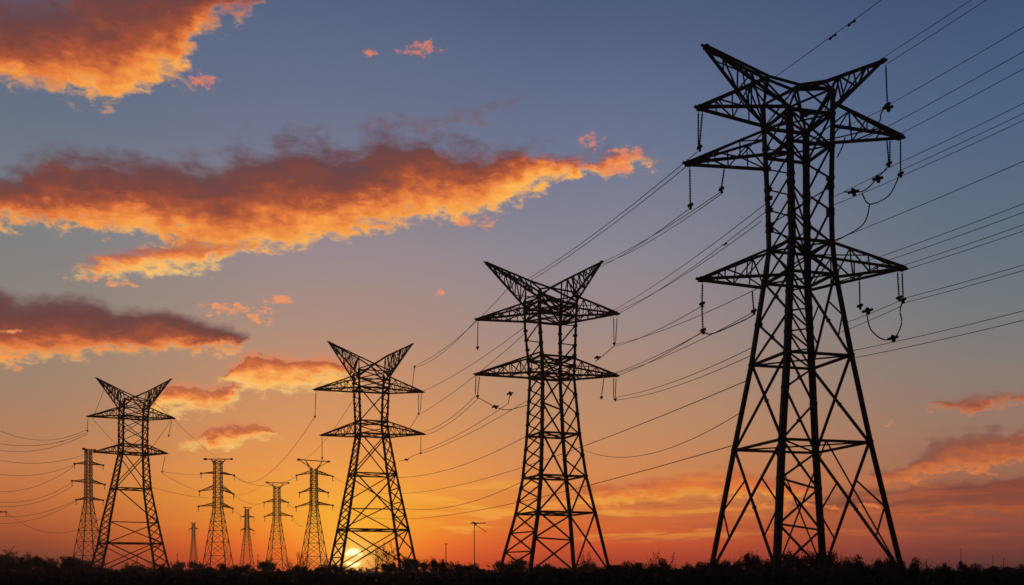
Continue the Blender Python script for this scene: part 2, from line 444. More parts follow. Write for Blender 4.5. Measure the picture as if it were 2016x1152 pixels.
    for py in spec.get('beams', []):                  # bottom chords running through the body
        for sy in (0, 1):
            m = MB(); za = lz(py); A, Bq = corner(0 if sy == 0 else 3, za), corner(1 if sy == 0 else 2, za); m.bar(A, Bq, wb*1.5, wb*1.2)
            m.build('through_beam', STEEL, root)
    # horns
    hz = lz(spec['hornlow']); ridge_done = False
    for side in (-1, 1):
        hs = spec['horn'][side]; tip = site.loc(*hs['tip']); m = MB(); ii = (0,3) if side < 0 else (1,2); jj = (1,2) if side < 0 else (0,3)
        tips = [tip+Vector((0,-.2,0)), tip+Vector((0,.2,0))]
        up = [site.loc(*q) for q in hs['ridge']]
        for k, (i, tp) in enumerate(zip(ii, tips)):
            lo = corner(i, hz); m.bar(lo, tp, wb*1.15)
            sy = -1 if k == 0 else 1
            chain = [tp]+[Vector((q.x, sy*hs.get('spread', .6)*(n_+1)/len(up), q.z)) for n_, q in enumerate(up)]
            if hs.get('cross'):
                chain.append(corner(jj[k], lz(hs['cross'])))
            for a, b in zip(chain, chain[1:]): m.bar(a, b, wb)
            first = chain[1]
            lace(m, tp.lerp(first, .06), first, tp.lerp(lo, .06), lo, hs.get('n', 6), wt)
            mid = first; topc = corner(i, ztop) if not spec.get('hub') else corner(3 if side < 0 else 1, ztop)
            m.bar(mid, topc, wb*.8)
            m.bar(chain[-1] if not hs.get('cross') else chain[-2], topc, wb*.9)
            if len(chain) > 2: m.bar(chain[2], lo, wt)
        lace(m, tips[0].lerp(corner(ii[0], hz), .15), corner(ii[0], hz), tips[1].lerp(corner(ii[1], hz), .15), corner(ii[1], hz), 3, wt*.7, False)
        m.box(tip, .36, .5, .32); m.bar(tip, tip+Vector((.45*side, 0, .16)), .16)
        if spec.get('hub'):
            e = corner(3 if side < 0 else 1, ztop); zq = lz(238); hub = site.loc(*spec['hub'])
            m.bar(e, hub, wb); m.bar(e, corner(0, zq), wb*.9); m.bar(e, corner(2, zq), wb*.9); m.bar(hub, corner(0 if side < 0 else 2, zq), wb*.8)
        h = m.build('peak_horn', STEEL, root)
        for sgm in hs.get('strings', []): insulator(h, site.loc(sgm[0], sgm[1]), site.loc(sgm[2], sgm[3]))
    # jumper loops
    for pts in spec.get('jumpers', []):
        P = [site.loc(*q) for q in pts]; m = MB(); sm = []
        for k in range(len(P)-1):
            a = P[max(k-1,0)]; b = P[k]; c = P[k+1]; d = P[min(k+2,len(P)-1)]
            for t in (0, .2, .4, .6, .8):
                sm.append(.5*((2*b)+(c-a)*t+(2*a-5*b+4*c-d)*t*t+(3*b-a-3*c+d)*t**3))
        sm.append(P[-1]); m.tube(sm, .055, 6); m.build('jumper_cable', CABLE, root)
    for px, py in spec.get('lumps', []):
        p = site.loc(px, py); m = MB(); m.bar(p+Vector((-.5,0,-.12)), p+Vector((.5,0,.15)), .22); m.bar(p+Vector((-.2,-.2,.15)), p+Vector((.25,.2,-.2)), .25)
        m.build('cable_weight', STEEL, root)
    return root

# ---------------------------------------------------------------- the four large pylons
T1 = Site(1577, 88, 31); T2 = Site(1089, 151, 23); T3 = Site(734, 206, 11); T4 = Site(256, 242, 11)
G = 'large pylons of the near power line'
pylon('lattice_pylon', T1,
  [(1105,1405,1768),(879,1447,1711),(710,1481,1674),(550,1506,1643),(485,1516,1636),(400,1514,1634),(260,1507,1637),(190,1504,1637)],
  dict(top=192, taper=.12, legtop={0:236, 2:236}, hub=(1568,172), hornlow=236, rings=[879,710,550,486,300,240], beams=[240],
   faces={
    'left':  [(1125,879,1,'xs',0.182),(879,710,1,'x',0.182),(710,550,2,'x',0.152),(550,486,1,'xh',0.129),(486,240,6,'x',0.114)],
    'right': [(1125,879,1,'xs',0.190),(879,710,1,'x',0.190),(710,550,1,'xs',0.167),(550,486,1,'xh',0.137),(486,240,4,'x',0.137),(240,200,1,'x',0.122)],
    'inner': [(1125,1038,1,'xh',0.152),(1038,953,1,'xh',0.152),(953,879,1,'x',0.152),(879,780,1,'x',0.152),(780,710,1,'x',0.152),(710,550,4,'xh',0.114),(550,380,3,'xh',0.114)],
    'front': [(1125,879,1,'k',0.099),(550,486,1,'x',0.129),(486,380,2,'z',0.099),(300,240,1,'x',0.137)],
    'back':  [(1125,879,1,'k',0.099),(550,486,1,'x',0.129),(486,380,2,'z',0.099),(300,240,1,'x',0.137)]},
   arms=[
    dict(side=-1, tip=(1379,212), ridge=(1508,154), top=170, bot=236, n=4, strings=[(1375,220,1375,292,1),(1383,220,1377,290)]),
    dict(side=-1, tip=(1356,322), top=262, bot=322, n=4, strings=[(1358,330,1359,404),(1426,332,1420,372)]),
    dict(side=1, tip=(1771,270), one=1, top=216, bot=262, n=4, strings=[(1773,276,1773,342),(1746,276,1750,322),(1752,276,1752,326,1)]),
    dict(side=-1, tip=(1382,550), top=488, bot=558, n=4, strings=[(1383,558,1382,598),(1382,604,1384,650),(1481,572,1484,612)]),
    dict(side=1, tip=(1776,529), top=486, bot=556, n=4, strings=[(1767,536,1770,586),(1776,536,1778,590),(1692,552,1693,602)])],
   horn={-1: dict(tip=(1390,93), ridge=[(1511,153),(1568,172)], n=4, spread=.5),
          1: dict(tip=(1738,120), ridge=[(1622,162),(1568,172)], n=4, spread=.5, strings=[(1744,128,1747,206)])},
   jumpers=[[(1750,326),(1728,350),(1700,376),(1662,378)],[(1770,346),(1750,385),(1712,402),(1697,380)],[(1712,402),(1706,430),(1690,450),(1646,474)],
            [(1706,615),(1714,648),(1738,668),(1762,664),(1775,636),(1772,612),(1777,592)],[(1384,650),(1398,658),(1440,642),(1480,622),(1484,612)],
            [(1747,208),(1735,222),(1732,238),(1716,256)],[(1648,310),(1658,290),(1664,270)]],
   lumps=[(1680,378),(1728,352),(1708,612),(1758,666),(1748,212)]),
  'tallest lattice pylon, nearest, filling the right side with two left arms near its top', G, wb=.18, wt=.12)
pylon('lattice_pylon', T2,
  [(1105,990,1194),(1011,1016,1171),(940,1030,1153),(857,1038,1140),(745,1044,1129),(700,1040,1131),(640,1034,1133),(585,1034,1136)],
  dict(top=583, hornlow=600, rings=[1011,940,857,742,708,628,604], beams=[742,628],
   faces={
    'left':  [(1125,1011,3,'xh',.18),(1011,857,6,'x',.16),(857,742,5,'x',.15),(742,590,8,'z',.14)],
    'right': [(1125,1011,1,'x',.2),(1061,1011,1,'h',.2),(1011,940,1,'x',.2),(940,857,2,'x',.17),(857,742,3,'x',.16),(742,590,8,'z',.15)],
    'inner': [(1125,1061,1,'xh',.22),(1061,1011,1,'xh',.22),(1011,940,1,'xh',.22),(940,857,1,'xh',.22),(857,800,1,'xh',.2),(800,742,1,'x',.2),(742,708,1,'xh',.2),(628,590,1,'xh',.18)],
    'front': [(628,590,2,'x',.17),(742,708,2,'x',.15)],
    'back':  [(628,590,2,'x',.17),(742,708,2,'x',.15)]},
   arms=[
    dict(side=-1, tip=(941,629), top=600, bot=629, n=6, strings=[(941,632,940,684)]),
    dict(side=1, tip=(1214,618), top=590, bot=628, n=6, strings=[(1208,624,1209,676),(1215,624,1212,674,1)]),
    dict(side=-1, tip=(939,737), top=702, bot=741, n=6, strings=[(937,740,936,778,1),(944,740,940,780)]),
    dict(side=1, tip=(1213,740), top=710, bot=742, n=6, strings=[(1189,744,1184,782),(1208,744,1208,784,1),(1213,744,1211,786)])],
   horn={-1: dict(tip=(958,518), ridge=[(1040,556),(1075,572)], cross=600, n=7, spread=1.6),
          1: dict(tip=(1184,516), ridge=[(1110,553),(1075,572)], cross=600, n=6, spread=1.6)},
   jumpers=[[(940,782),(975,801),(1000,807),(1040,797)],[(1210,680),(1190,698),(1172,712)],[(1006,770),(1003,782),(1001,794)]],
   lumps=[(975,801),(1176,704),(1004,775)]),
  'second largest lattice pylon, between the tallest pylon and the thin bent lamp pole', G)
pylon('lattice_pylon', T3,
  [(1105,651,817),(1044,664,804),(1005,672,795),(935,686,780),(857,700,765),(835,700,762),(772,697,765),(735,696,768)],
  dict(top=733, hornlow=746, rings=[1044,935,857,832,768], beams=[857,768],
   faces={
    'left':  [(1125,1044,3,'xh',.2),(1044,935,7,'x',.17),(935,857,6,'x',.15),(857,740,9,'z',.15)],
    'right': [(1125,1044,2,'x',.2),(1044,935,4,'xh',.18),(935,857,4,'x',.17),(857,740,9,'z',.15)],
    'front': [(1125,1044,1,'xh',.24),(1044,1005,1,'h',.2),(1044,935,1,'x',.24),(935,857,1,'xh',.22),(857,832,2,'x',.17),(832,768,1,'x',.2),(768,735,2,'xh',.18)],
    'back':  [(1125,1044,1,'xh',.2),(1044,935,2,'x',.2),(935,857,1,'xh',.2),(768,735,2,'x',.17)]},
   arms=[
    dict(side=-1, tip=(621,767), top=744, bot=769, n=6, strings=[(622,770,620,820)]),
    dict(side=1, tip=(831,772), top=746, bot=769, n=6, strings=[(824,774,824,814),(830,774,827,812,1)], post=(811,768,816,722)),
    dict(side=-1, tip=(634,857), top=832, bot=858, n=6, strings=[(634,860,634,902)]),
    dict(side=1, tip=(833,855), top=832, bot=858, n=6, strings=[(829,858,828,892)])],
   horn={-1: dict(tip=(648,674), ridge=[(705,703),(734,719)], cross=745, n=7, spread=1.6),
          1: dict(tip=(811,678), ridge=[(760,702),(734,719)], cross=745, n=7, spread=1.6)},
   jumpers=[[(828,892),(812,898),(800,905),(786,908)],[(824,816),(808,842),(796,852)]],
   lumps=[(800,905)]),
  'lattice pylon standing directly in front of the setting sun', G)
pylon('lattice_pylon', T4,
  [(1110,181,330),(1070,193,320),(1030,200,311),(963,217,297),(893,233,291),(875,234,290),(823,234,291),(790,236,294)],
  dict(top=789, hornlow=805, rings=[1070,963,893,877,822], beams=[893,822],
   faces={
    'left':  [(1125,1070,4,'x',.19),(1070,963,9,'x',.17),(963,893,7,'x',.15),(893,795,8,'x',.13)],
    'right': [(1125,1070,3,'x',.19),(1070,963,7,'x',.17),(963,893,6,'x',.15),(893,795,8,'x',.13)],
    'front': [(1125,1070,1,'xh',.24),(1070,1030,1,'xh',.2),(1030,963,1,'z',.22),(963,893,1,'xh',.2),(893,822,3,'x',.17),(822,790,2,'xh',.17)],
    'back':  [(1125,1070,1,'xh',.2),(963,893,1,'x',.18),(893,822,2,'x',.15),(822,790,2,'x',.17)]},
   arms=[
    dict(side=-1, tip=(174,820), top=803, bot=822, n=5, strings=[(173,823,172,848)]),
    dict(side=1, tip=(342,824), top=803, bot=823, n=6, strings=[(338,828,332,858)]),
    dict(side=-1, tip=(186,890), top=876, bot=893, n=5),
    dict(side=1, tip=(327,893), top=876, bot=894, n=5, strings=[(325,897,319,928)])],
   horn={-1: dict(tip=(191,745), ridge=[(240,771),(263,783)], cross=803, n=8, spread=1.8),
          1: dict(tip=(336,747), ridge=[(290,771),(263,783)], cross=803, n=8, spread=1.8)}),
  'leftmost of the large lattice pylons, with a smaller pylon close behind its left leg', G)

# ---------------------------------------------------------------- distant pylons with narrow arms
def far_pylon(px, topy, dist, basew, waisty, waistw, arms, bar, label, rot=18, wl=.34, wb=.2, flare=None):
    s = Site(px, dist, rot); k = dist/FPX/math.cos(R(45-rot) if False else 0)
    root = empty('distant_pylon', (s.P.x, s.P.y, 0), s.phi); tag(root, label, 'pylon', 'slender pylons far off near the horizon')
    z = lambda py: max(0, EYE+(HY-py)/FPX*dist)
    f = 1/(math.cos(R(rot))+math.sin(R(rot)))
    hb, hw = basew/2*k*f, waistw/2*k*f
    zw, zt = z(waisty), z(topy)
    def h(zz): return hb+(hw-hb)*zz/zw if zz < zw else hw*(1-.15*(zz-zw)/(zt-zw))
    C4 = ((-1,-1),(1,-1),(1,1),(-1,1))
    cn = lambda i, zz: Vector((C4[i][0]*h(zz), C4[i][1]*h(zz), zz))
    for i in range(4):
        m = MB()
        for a, b in ((0, zw), (zw, zt)): m.angle(cn(i,a), cn(i,b), wl, *C4[i], wl*.8)
        m.build('leg', STEEL, root)
    m = MB(); zz = 0.0
    while zz < zt-.5:
        nz = min(zt, zz+max(1.5, h(zz)*1.35))
        for i in range(4):
            j = (i+1)%4; m.bar(cn(i,zz), cn(j,nz), wb*.75); m.bar(cn(j,zz), cn(i,nz), wb*.75); m.bar(cn(i,nz), cn(j,nz), wb*.7)
        zz = nz
    m.build('bracing', STEEL, root)
    for (ay, lx, ly, rx, ry, hs) in arms:
        for sd_, tx, ty in ((-1, lx, ly), (1, rx, ry)):
            if tx is None: continue
            tp = s.loc(tx, ty); m = MB(); zb, zu = z(ay), z(ay-hs)
            for i in ((0,3) if sd_ < 0 else (1,2)):
                m.bar(cn(i,zb), tp, wb*1.3); m.bar(cn(i,zu), tp, wb*1.3); lace(m, cn(i,zu), tp, cn(i,zb), tp, 4, wb*.7)
            m.box(tp, .8, .6, .7)
            a = m.build('crossarm', STEEL, root)
            L = dist*.005
            MB().lathe(tp, tp+Vector((0,0,-L)), [(0,.08),(.2,.13),(.8,.13),(.9,.2),(1,.1)], 6).build('insulator', CERAM, a)
    (lx, ly, rx, ry) = bar
    A, Bq = s.loc(lx, ly), s.loc(rx, ry); m = MB(); m.bar(A, Bq, wb*1.8)
    zf = z(flare) if flare else zt-1.5
    for i in range(4):
        e = A if C4[i][0] < 0 else Bq
        m.bar(cn(i, zf), A.lerp(Bq, .22 if C4[i][0] < 0 else .78), wb*1.1)
        m.bar(cn(i, min(zt, zf+1)), e, wb*.8) if flare else None
    m.box(A, 1.2, .6, .9); m.box(Bq, .9, .6, .8)
    m.build('top_beam', STEEL, root)
    return s
F4 = far_pylon(618, 922, 430, 60, 1000, 16, [(932,584,936,655,938,6),(966,590,970,646,970,6),(993,583,998,655,995,5)], (588,905,647,909), 'distant pylon with a flared funnel top, just left of the pylon before the sun', flare=925)
F2 = far_pylon(429, 907, 430, 62, 1000, 19, [(932,396,932,461,936,3),(964,393,967,460,973,9),(996,391,997,458,1001,6)], (404,904,456,904), 'distant pylon with four crossarm levels, alone in the gap right of the leftmost large pylon')
F3 = far_pylon(545, 958, 545, 48, 1020, 15, [(988,520,989,567,989,6),(1014,521,1017,575,1016,5)], (526,950,568,951), 'distant pylon with a shallow curved top, fourth of the six far ones from the left', flare=962)
F1 = far_pylon(174, 886, 430, 66, 985, 15, [(914,147,913,203,916,5),(950,142,947,206,954,6),(984,150,984,203,985,5)], (165,884,186,886), 'distant pylon half hidden behind the left leg of the leftmost large pylon', rot=25)
F5 = far_pylon(486, 1003, 780, 30, 1040, 9, [(1018,473,1018,500,1018,3),(1042,474,1044,500,1045,3)], (481,999,494,1000), 'small faint far pylon between the two taller distant pylons near the centre left', wl=.4, wb=.24)
F6 = far_pylon(381, 1031, 1050, 19, 1060, 7, [(1042,372,1042,390,1041,3)], (377,1029,385,1030), 'smallest and faintest far pylon, left of the pylon with four crossarm levels', wl=.45, wb=.26)
F0 = far_pylon(-24, 990, 470, 50, 1040, 16, [(1010,-52,1012,12,1008,5)], (-40,988,-8,988), 'pylon outside the left edge with one crossarm tip reaching into view')

# ---------------------------------------------------------------- power lines
NW = [0]
def wire(A, Bq, sag, label, r=.035, group=None, n=20, damp=()):
    A, Bq = Vector(A), Vector(Bq); pts = []
    for i in range(n+1):
        t = i/n; p = A.lerp(Bq, t); p.z -= 4*sag*t*(1-t); pts.append(p)
    org = A.copy(); m = MB(); m.tube([p-org for p in pts], r, 5)
    o = m.build('power_line', CABLE, None, org); tag(o, label, 'cable', group or 'power lines between the pylons')
    for t in damp:
        p = A.lerp(Bq, t); p.z -= 4*sag*t*(1-t); q = p-org; d = (Bq-A).normalized()
        k = MB(); k.bar(q-d*.35+Vector((0,0,-.1)), q+d*.35+Vector((0,0,-.1)), .05); k.bar(q-d*.4+Vector((0,0,-.1)), q-d*.2+Vector((0,0,-.1)), .14); k.bar(q+d*.2+Vector((0,0,-.1)), q+d*.4+Vector((0,0,-.1)), .14); k.bar(q, q+Vector((0,0,-.14)), .07)
        k.build('vibration_damper', STEEL, o)
    return o
V0 = Vector((22, -62, 0))
tall = 'the tallest pylon'
for (px, py, sag, what, dm, dz_) in [
  (1525,152,.8,'the dip beside the left horn',(.155,.12),0),
  (1741,112,.6,'the top of the right horn tip',(),0), (1746,126,.6,'just under the right horn tip',(),0),
  (1747,208,.8,'the foot of the string under the right horn',(),0), (1700,275,.8,'the middle of the upper right crossarm',(),0), (1768,266,.8,'the tip of the upper right crossarm',(),0),
  (1750,330,1.0,'the inner string of the upper right crossarm',(),0), (1768,338,1.0,'the line clamp under the upper right crossarm tip',(),0), (1774,347,1.0,'the outermost string of the upper right crossarm',(),0),
  (1640,474,1.0,'the right leg just above the lower crossarm',(),0),
  (1690,520,1.0,'the top chord near the root of the lower right crossarm',(),0), (1735,517,1.0,'the top chord halfway along the lower right crossarm',(),0),
  (1768,526,1.0,'the top of the lower right crossarm tip',(),0), (1780,532,1.0,'the outer end of the lower right crossarm',(),0),
  (1770,590,1.2,'the inner string under the lower right crossarm tip',(),0), (1778,597,1.2,'the outer string under the lower right crossarm tip',(),0),
  (1672,692,1.2,'the right leg below the jumper loop',(),0), (1675,706,1.2,'the right leg at the waist, lowest on that side',(),0)]:
    a = T1.at(px, py)
    wire(a, a+V0+Vector((0,0,dz_)), sag, 'cable leaving %s, tallest pylon' % what.replace('crossarm','arm'), r=.027, damp=dm, group='power lines leaving the tallest pylon to the right')
for pa, pb, la in [((1747,334),(1640,388),'inner upper right string back to the right leg, upper of two'),((1768,350),(1640,404),'outer upper right string back to the right leg, lower of two'),
  ((1743,213),(1645,258),'foot of the string under the right horn back to the body'),((1768,594),(1653,640),'lower right crossarm strings back to the right leg, upper of two'),((1776,602),(1657,654),'lower right crossarm strings back to the right leg, lower of two')]:
    wire(T1.at(*pa), T1.at(*pb), .05, 'short cable on the tallest pylon, '+la, r=.027, group='power lines leaving the tallest pylon to the right', n=6)
def span(A, pa, Bs, pb, sag, label, **k):
    return wire(A.at(*pa), Bs.at(*pb), sag, label, **k)
g12 = 'power lines between the tallest and second largest pylons'
for pa, pb, sag, la in [
  ((1374,298),(1034,552),.6,'upper left crossarm string of the tallest pylon down to the left horn of the second'),
  ((1355,325),(1040,555),.5,'tip of the second left crossarm of the tallest pylon down to the left horn of the second'),
  ((1422,376),(1183,518),.4,'short inner string of the second left crossarm down to the right horn tip of the next pylon'),
  ((1361,408),(1180,526),.4,'long outer string of the second left crossarm down to the right horn of the next pylon'),
  ((1498,436),(1211,614),.7,'left leg of the tallest pylon to upper right arm of the next, middle of three'),
  ((1424,379),(1187,520),.6,'inner string of the second left crossarm to the next right horn, just under its twin'),
  ((1509,400),(1206,612),.5,'left leg of the tallest pylon to the upper right arm tip of the next, the upper of two'),
  ((1511,414),(1215,619),.6,'left leg of the tallest pylon to the upper right arm tip of the next, the lower of two'),
  ((1503,562),(1211,678),.6,'lower crossarm root of the tallest pylon to the string under the next upper right arm'),
  ((1383,602),(1211,682),.4,'first clamp under the lower left crossarm of the tallest pylon to the next pylon'),
  ((1484,614),(1206,737),.6,'inner string of the lower left crossarm to the top of the next lower right arm'),
  ((1385,652),(1213,740),.4,'lowest clamp under the lower left crossarm to the tip of the next lower right arm'),
  ((1384,654),(1184,742),.4,'lowest clamp under the lower left crossarm to the middle of the next lower right arm'),
  ((1486,682),(1210,782),.7,'left leg of the tallest pylon above its waist to the next lower right string, upper of two'),
  ((1483,698),(1211,788),.7,'left leg of the tallest pylon at its waist to the next lower right string, lower of two'),
  ((1462,810),(1145,884),2.4,'left leg of the tallest pylon below its waist sagging to the leg of the next')]:
    span(T1, pa, T2, pb, sag, 'cable, '+la, r=.034, group=g12, damp=((.18,) if pa == (1511,414) else ()))
g23 = 'power lines between the second and third pylons'
for pa, pb, sag, la in [
  ((1000,568),(817,720),1.4,'left horn of the second pylon down to the upright post of the pylon at the sun'),
  ((941,626),(817,724),1.2,'upper left arm tip of the second pylon to the upright post of the pylon at the sun'),
  ((1030,646),(830,772),.7,'left leg of the second pylon to the upper right arm tip of the pylon at the sun'),
  ((1032,658),(826,816),.7,'left leg of the second pylon to the upper right string of the pylon at the sun'),
  ((936,780),(833,850),.9,'outer lower left string of the second pylon to the lower right arm tip at the sun'),
  ((942,784),(834,857),.9,'inner lower left string of the second pylon to the lower right arm tip at the sun'),
  ((1001,794),(829,888),.7,'middle of the lower left arm of the second pylon to the lowest string at the sun'),
  ((1035,790),(829,893),.7,'left leg under the lower arm of the second pylon to the lowest string at the sun')]:
    span(T2, pa, T3, pb, sag, 'cable, '+la, r=.04, group=g23)
g34 = 'power lines left of the pylon at the sun'
for A, pa, Bs, pb, sag, la in [
  (T3,(619,822),F2,(461,937),7.0,'sagging from the upper left string at the sun to the top arm in the gap'),
  (T3,(700,780),F4,(594,905),2.5,'from the body of the pylon at the sun down to the funnel-topped pylon'),
  (T3,(634,903),F4,(640,908),.3,'short, from the lower left string at the sun to the funnel top behind'),
  (T4,(344,828),F2,(432,903),.6,'from the upper right arm of the leftmost large pylon to the pylon in the gap'),
  (T4,(319,928),F2,(397,934),.4,'from the lower right string of the leftmost large pylon to the top arm in the gap'),
  (T4,(318,931),F2,(394,967),.6,'from the lower right string of the leftmost large pylon to the middle arm in the gap'),
  (T4,(300,960),F3,(526,950),5.0,'from the lower right arm of the leftmost large pylon to the curved-top pylon'),
  (T4,(300,790),T4,(342,822),.2,'guy from the right horn to the upper right arm of the leftmost large pylon'),
  (T4,(204,768),T4,(184,820),.2,'guy from the left horn to the upper left arm of the leftmost large pylon'),
  (T4,(182,824),T4,(234,880),.2,'guy from the upper left arm to the body of the leftmost large pylon'),
  (T4,(336,828),T4,(296,884),.2,'guy from the upper right arm to the body of the leftmost large pylon'),
  (F2,(461,938),F4,(584,938),4.0,'between the top arms of the two tall distant pylons'),
  (F2,(460,975),F3,(520,990),2.0,'from the middle arm in the gap to the upper arm of the curved-top pylon'),
  (F2,(458,1003),F5,(500,1018),2.0,'from the lowest arm in the gap to the faint far pylon'),
  (F3,(567,990),F4,(583,999),1.0,'from the curved-top pylon to the funnel-topped pylon, upper'),
  (F3,(575,1018),F4,(598,1038),1.0,'from the curved-top pylon to the funnel-topped pylon, lower')]:
    wire(A.at(*pa), Bs.at(*pb), sag, 'thin cable '+la, r=.045 if A not in (F2, F3) else .07, group=g34)
# lines coming in from the left edge
gl = 'sagging power lines at the left edge'
def off(px, py, dist): return Vector(((px-CX)/FPX*dist, dist, EYE+(HY-py)/FPX*dist))
for S_, pe, po, dpo, sag, la in [
  (T4,(169,847),(-110,775),200,5.2,'topmost, ending at the upper left string of the leftmost large pylon'),
  (T4,(172,851),(-150,815),200,4.6,'second from the top, ending at the upper left string'),
  (T4,(173,854),(-160,830),200,5.0,'third from the top, ending at the upper left string'),
  (T4,(186,888),(-140,855),200,4.2,'fourth from the top, ending at the lower left arm'),
  (F1,(148,914),(-130,890),360,6.5,'ending at the top arm of the half hidden pylon'),
  (F1,(149,915),(-130,930),360,9.0,'ending just under the top arm of the half hidden pylon'),
  (F1,(142,950),(-150,930),360,9.5,'ending at the middle arm of the half hidden pylon, upper'),
  (F1,(144,956),(-150,940),360,9.5,'ending at the middle arm of the half hidden pylon, lower'),
  (F1,(151,984),(-150,980),360,7.0,'ending at the lowest arm of the half hidden pylon, upper'),
  (F1,(152,985),(-140,995),360,8.0,'ending at the lowest arm of the half hidden pylon, lower'),
  (F0,(12,1008),(200,1020),430,8.0,'starting from the crossarm tip at the left edge'),]:
    wire(S_.at(*pe), off(*po, dpo), sag, 'thin sagging cable at the left edge, '+la, r=.042 if S_ is T4 else .07, group=gl, damp=((.18,) if pe == (172,851) else ()))
# low cables from the far line, passing behind the second and third pylons
gb = 'low background power lines passing behind the large pylons'
wire(F4.at(655,938), T1.at(1472,749), 8.5, 'long low cable from the funnel-topped pylon up to the tallest pylon, upper', r=.04, group=gb, n=40)
wire(F4.at(655,996), T1.at(1447,876), 6.0, 'long low cable from the funnel-topped pylon up to the tallest pylon, lower', r=.04, group=gb, n=40)
wire(T3.at(783,940), T2.at(1038,858), 1.5, 'low cable between the braced legs of the second and third pylons, upper', r=.04, group=gb)
wire(T3.at(796,1001), T2.at(1029,948), 1.6, 'low cable between the braced legs of the second and third pylons, lower', r=.04, group=gb)

# ---------------------------------------------------------------- poles
def pole(px, topy, dist, label, r=.12, cross=None, name='utility_pole', cat='pole'):
    x = (px-CX)/FPX*dist; h = EYE+(HY-topy)/FPX*dist
    o = empty(name, (x, dist, 0)); tag(o, label, cat, None)
    MB().lathe((0,0,0), (0,0,h), [(0,r),(1,r*.7)], 8).build('shaft', WOOD, o)
    if cross:
        m = MB()
        for a, b, w in cross:
            A = Vector(((a[0]-px)/FPX*dist, 0, EYE+(HY-a[1])/FPX*dist)); Bq = Vector(((b[0]-px)/FPX*dist, 0, EYE+(HY-b[1])/FPX*dist)); m.bar(A, Bq, w)
        m.build('arm', STEEL, o)
    return o
pole(934, 1031, 180, 'thin pole with a long flat arm and short drooping bracket, left of the second pylon', .085, [((926,1030),(956,1030),.16),((935,1034),(944,1038),.1),((944,1038),(957,1047),.09),((930,1028),(938,1033),.3)], 'lamp_pole', 'lamp pole')
pole(878, 1070, 260, 'short plain thin pole left of the bent lamp pole', .13, [((876,1071),(881,1071),.2)])
pole(270, 1093, 240, 'short post seen between the legs of the leftmost large pylon', .12, [((268,1094),(273,1092),.22)])
pole(349, 1091, 300, 'faint thin pole in the gap just right of the leftmost large pylon', .1, [((348,1091),(350,1092),.2)])
pole(508, 1092, 420, 'faint thin pole between the two central distant pylons', .16, [((507,1092),(509,1093),.3)])
pole(1892, 1080, 420, 'tallest of the faint masts near the right edge', .17, [((1891,1081),(1893,1080),.3)])
pole(1955, 1094, 420, 'middle one of the three faint masts near the right edge', .15, [((1954,1095),(1956,1094),.3)])
pole(1976, 1099, 420, 'shortest faint mast nearest the right edge', .13, [((1975,1100),(1977,1099),.3)])

# ---------------------------------------------------------------- ground
gm = bpy.data.meshes.new('ground'); bm = bmesh.new()
NG = 60; ext = 1150
def gz(x, y):
    r_ = math.hypot(x, y); return (math.sin(x*.05)*math.cos(y*.043)*.12-(.1 if r_ < 50 else 0))*min(1, r_/40)
gv = [[bm.verts.new(((i/NG*2-1)**3*ext, ((j/NG*2-1)**3*ext), gz((i/NG*2-1)**3*ext, (j/NG*2-1)**3*ext)-.12)) for j in range(NG+1)] for i in range(NG+1)]
for i in range(NG):
    for j in range(NG): bm.faces.new((gv[i][j], gv[i+1][j], gv[i+1][j+1], gv[i][j+1]))
bm.to_mesh(gm); bm.free(); gm.materials.append(SOIL)
go = bpy.data.objects.new('ground', gm); col.objects.link(go); tag(go, kind='structure')
for p in gm.polygons: p.use_smooth = True

# ---------------------------------------------------------------- bushes and trees
def leafquad(V_, F_, c, s, rn):
    a = Vector((rn.gauss(0,1), rn.gauss(0,1), rn.gauss(0,1))).normalized(); b = a.cross(Vector((rn.gauss(0,1), rn.gauss(0,1), rn.gauss(0,1)))).normalized()
    k = len(V_); V_ += [c-a*s, c+b*s*.45, c+a*s, c-b*s*.45]; F_.append((k,k+1,k+2,k+3))
def twig(m, p, d, L, r, depth, rn, tips):
    pts = [p.copy()]; q = p.copy(); d = d.normalized()
    for i in range(4):
        d = (d+Vector((rn.gauss(0,.13), rn.gauss(0,.13), rn.gauss(.04,.08)))).normalized(); q = q+d*L/4; pts.append(q.copy())
    m.tube(pts, r, 4, r*.45)
    if depth == 0: tips.append((pts, d)); return
    for k in range(rn.choice((2,3,3))):
        i = rn.choice((2,3,4)); nd = (d+Vector((rn.gauss(0,.6), rn.gauss(0,.6), rn.gauss(.1,.3)))).normalized()
        twig(m, pts[i], nd, L*rn.uniform(.5,.75), r*.5, depth-1, rn, tips)
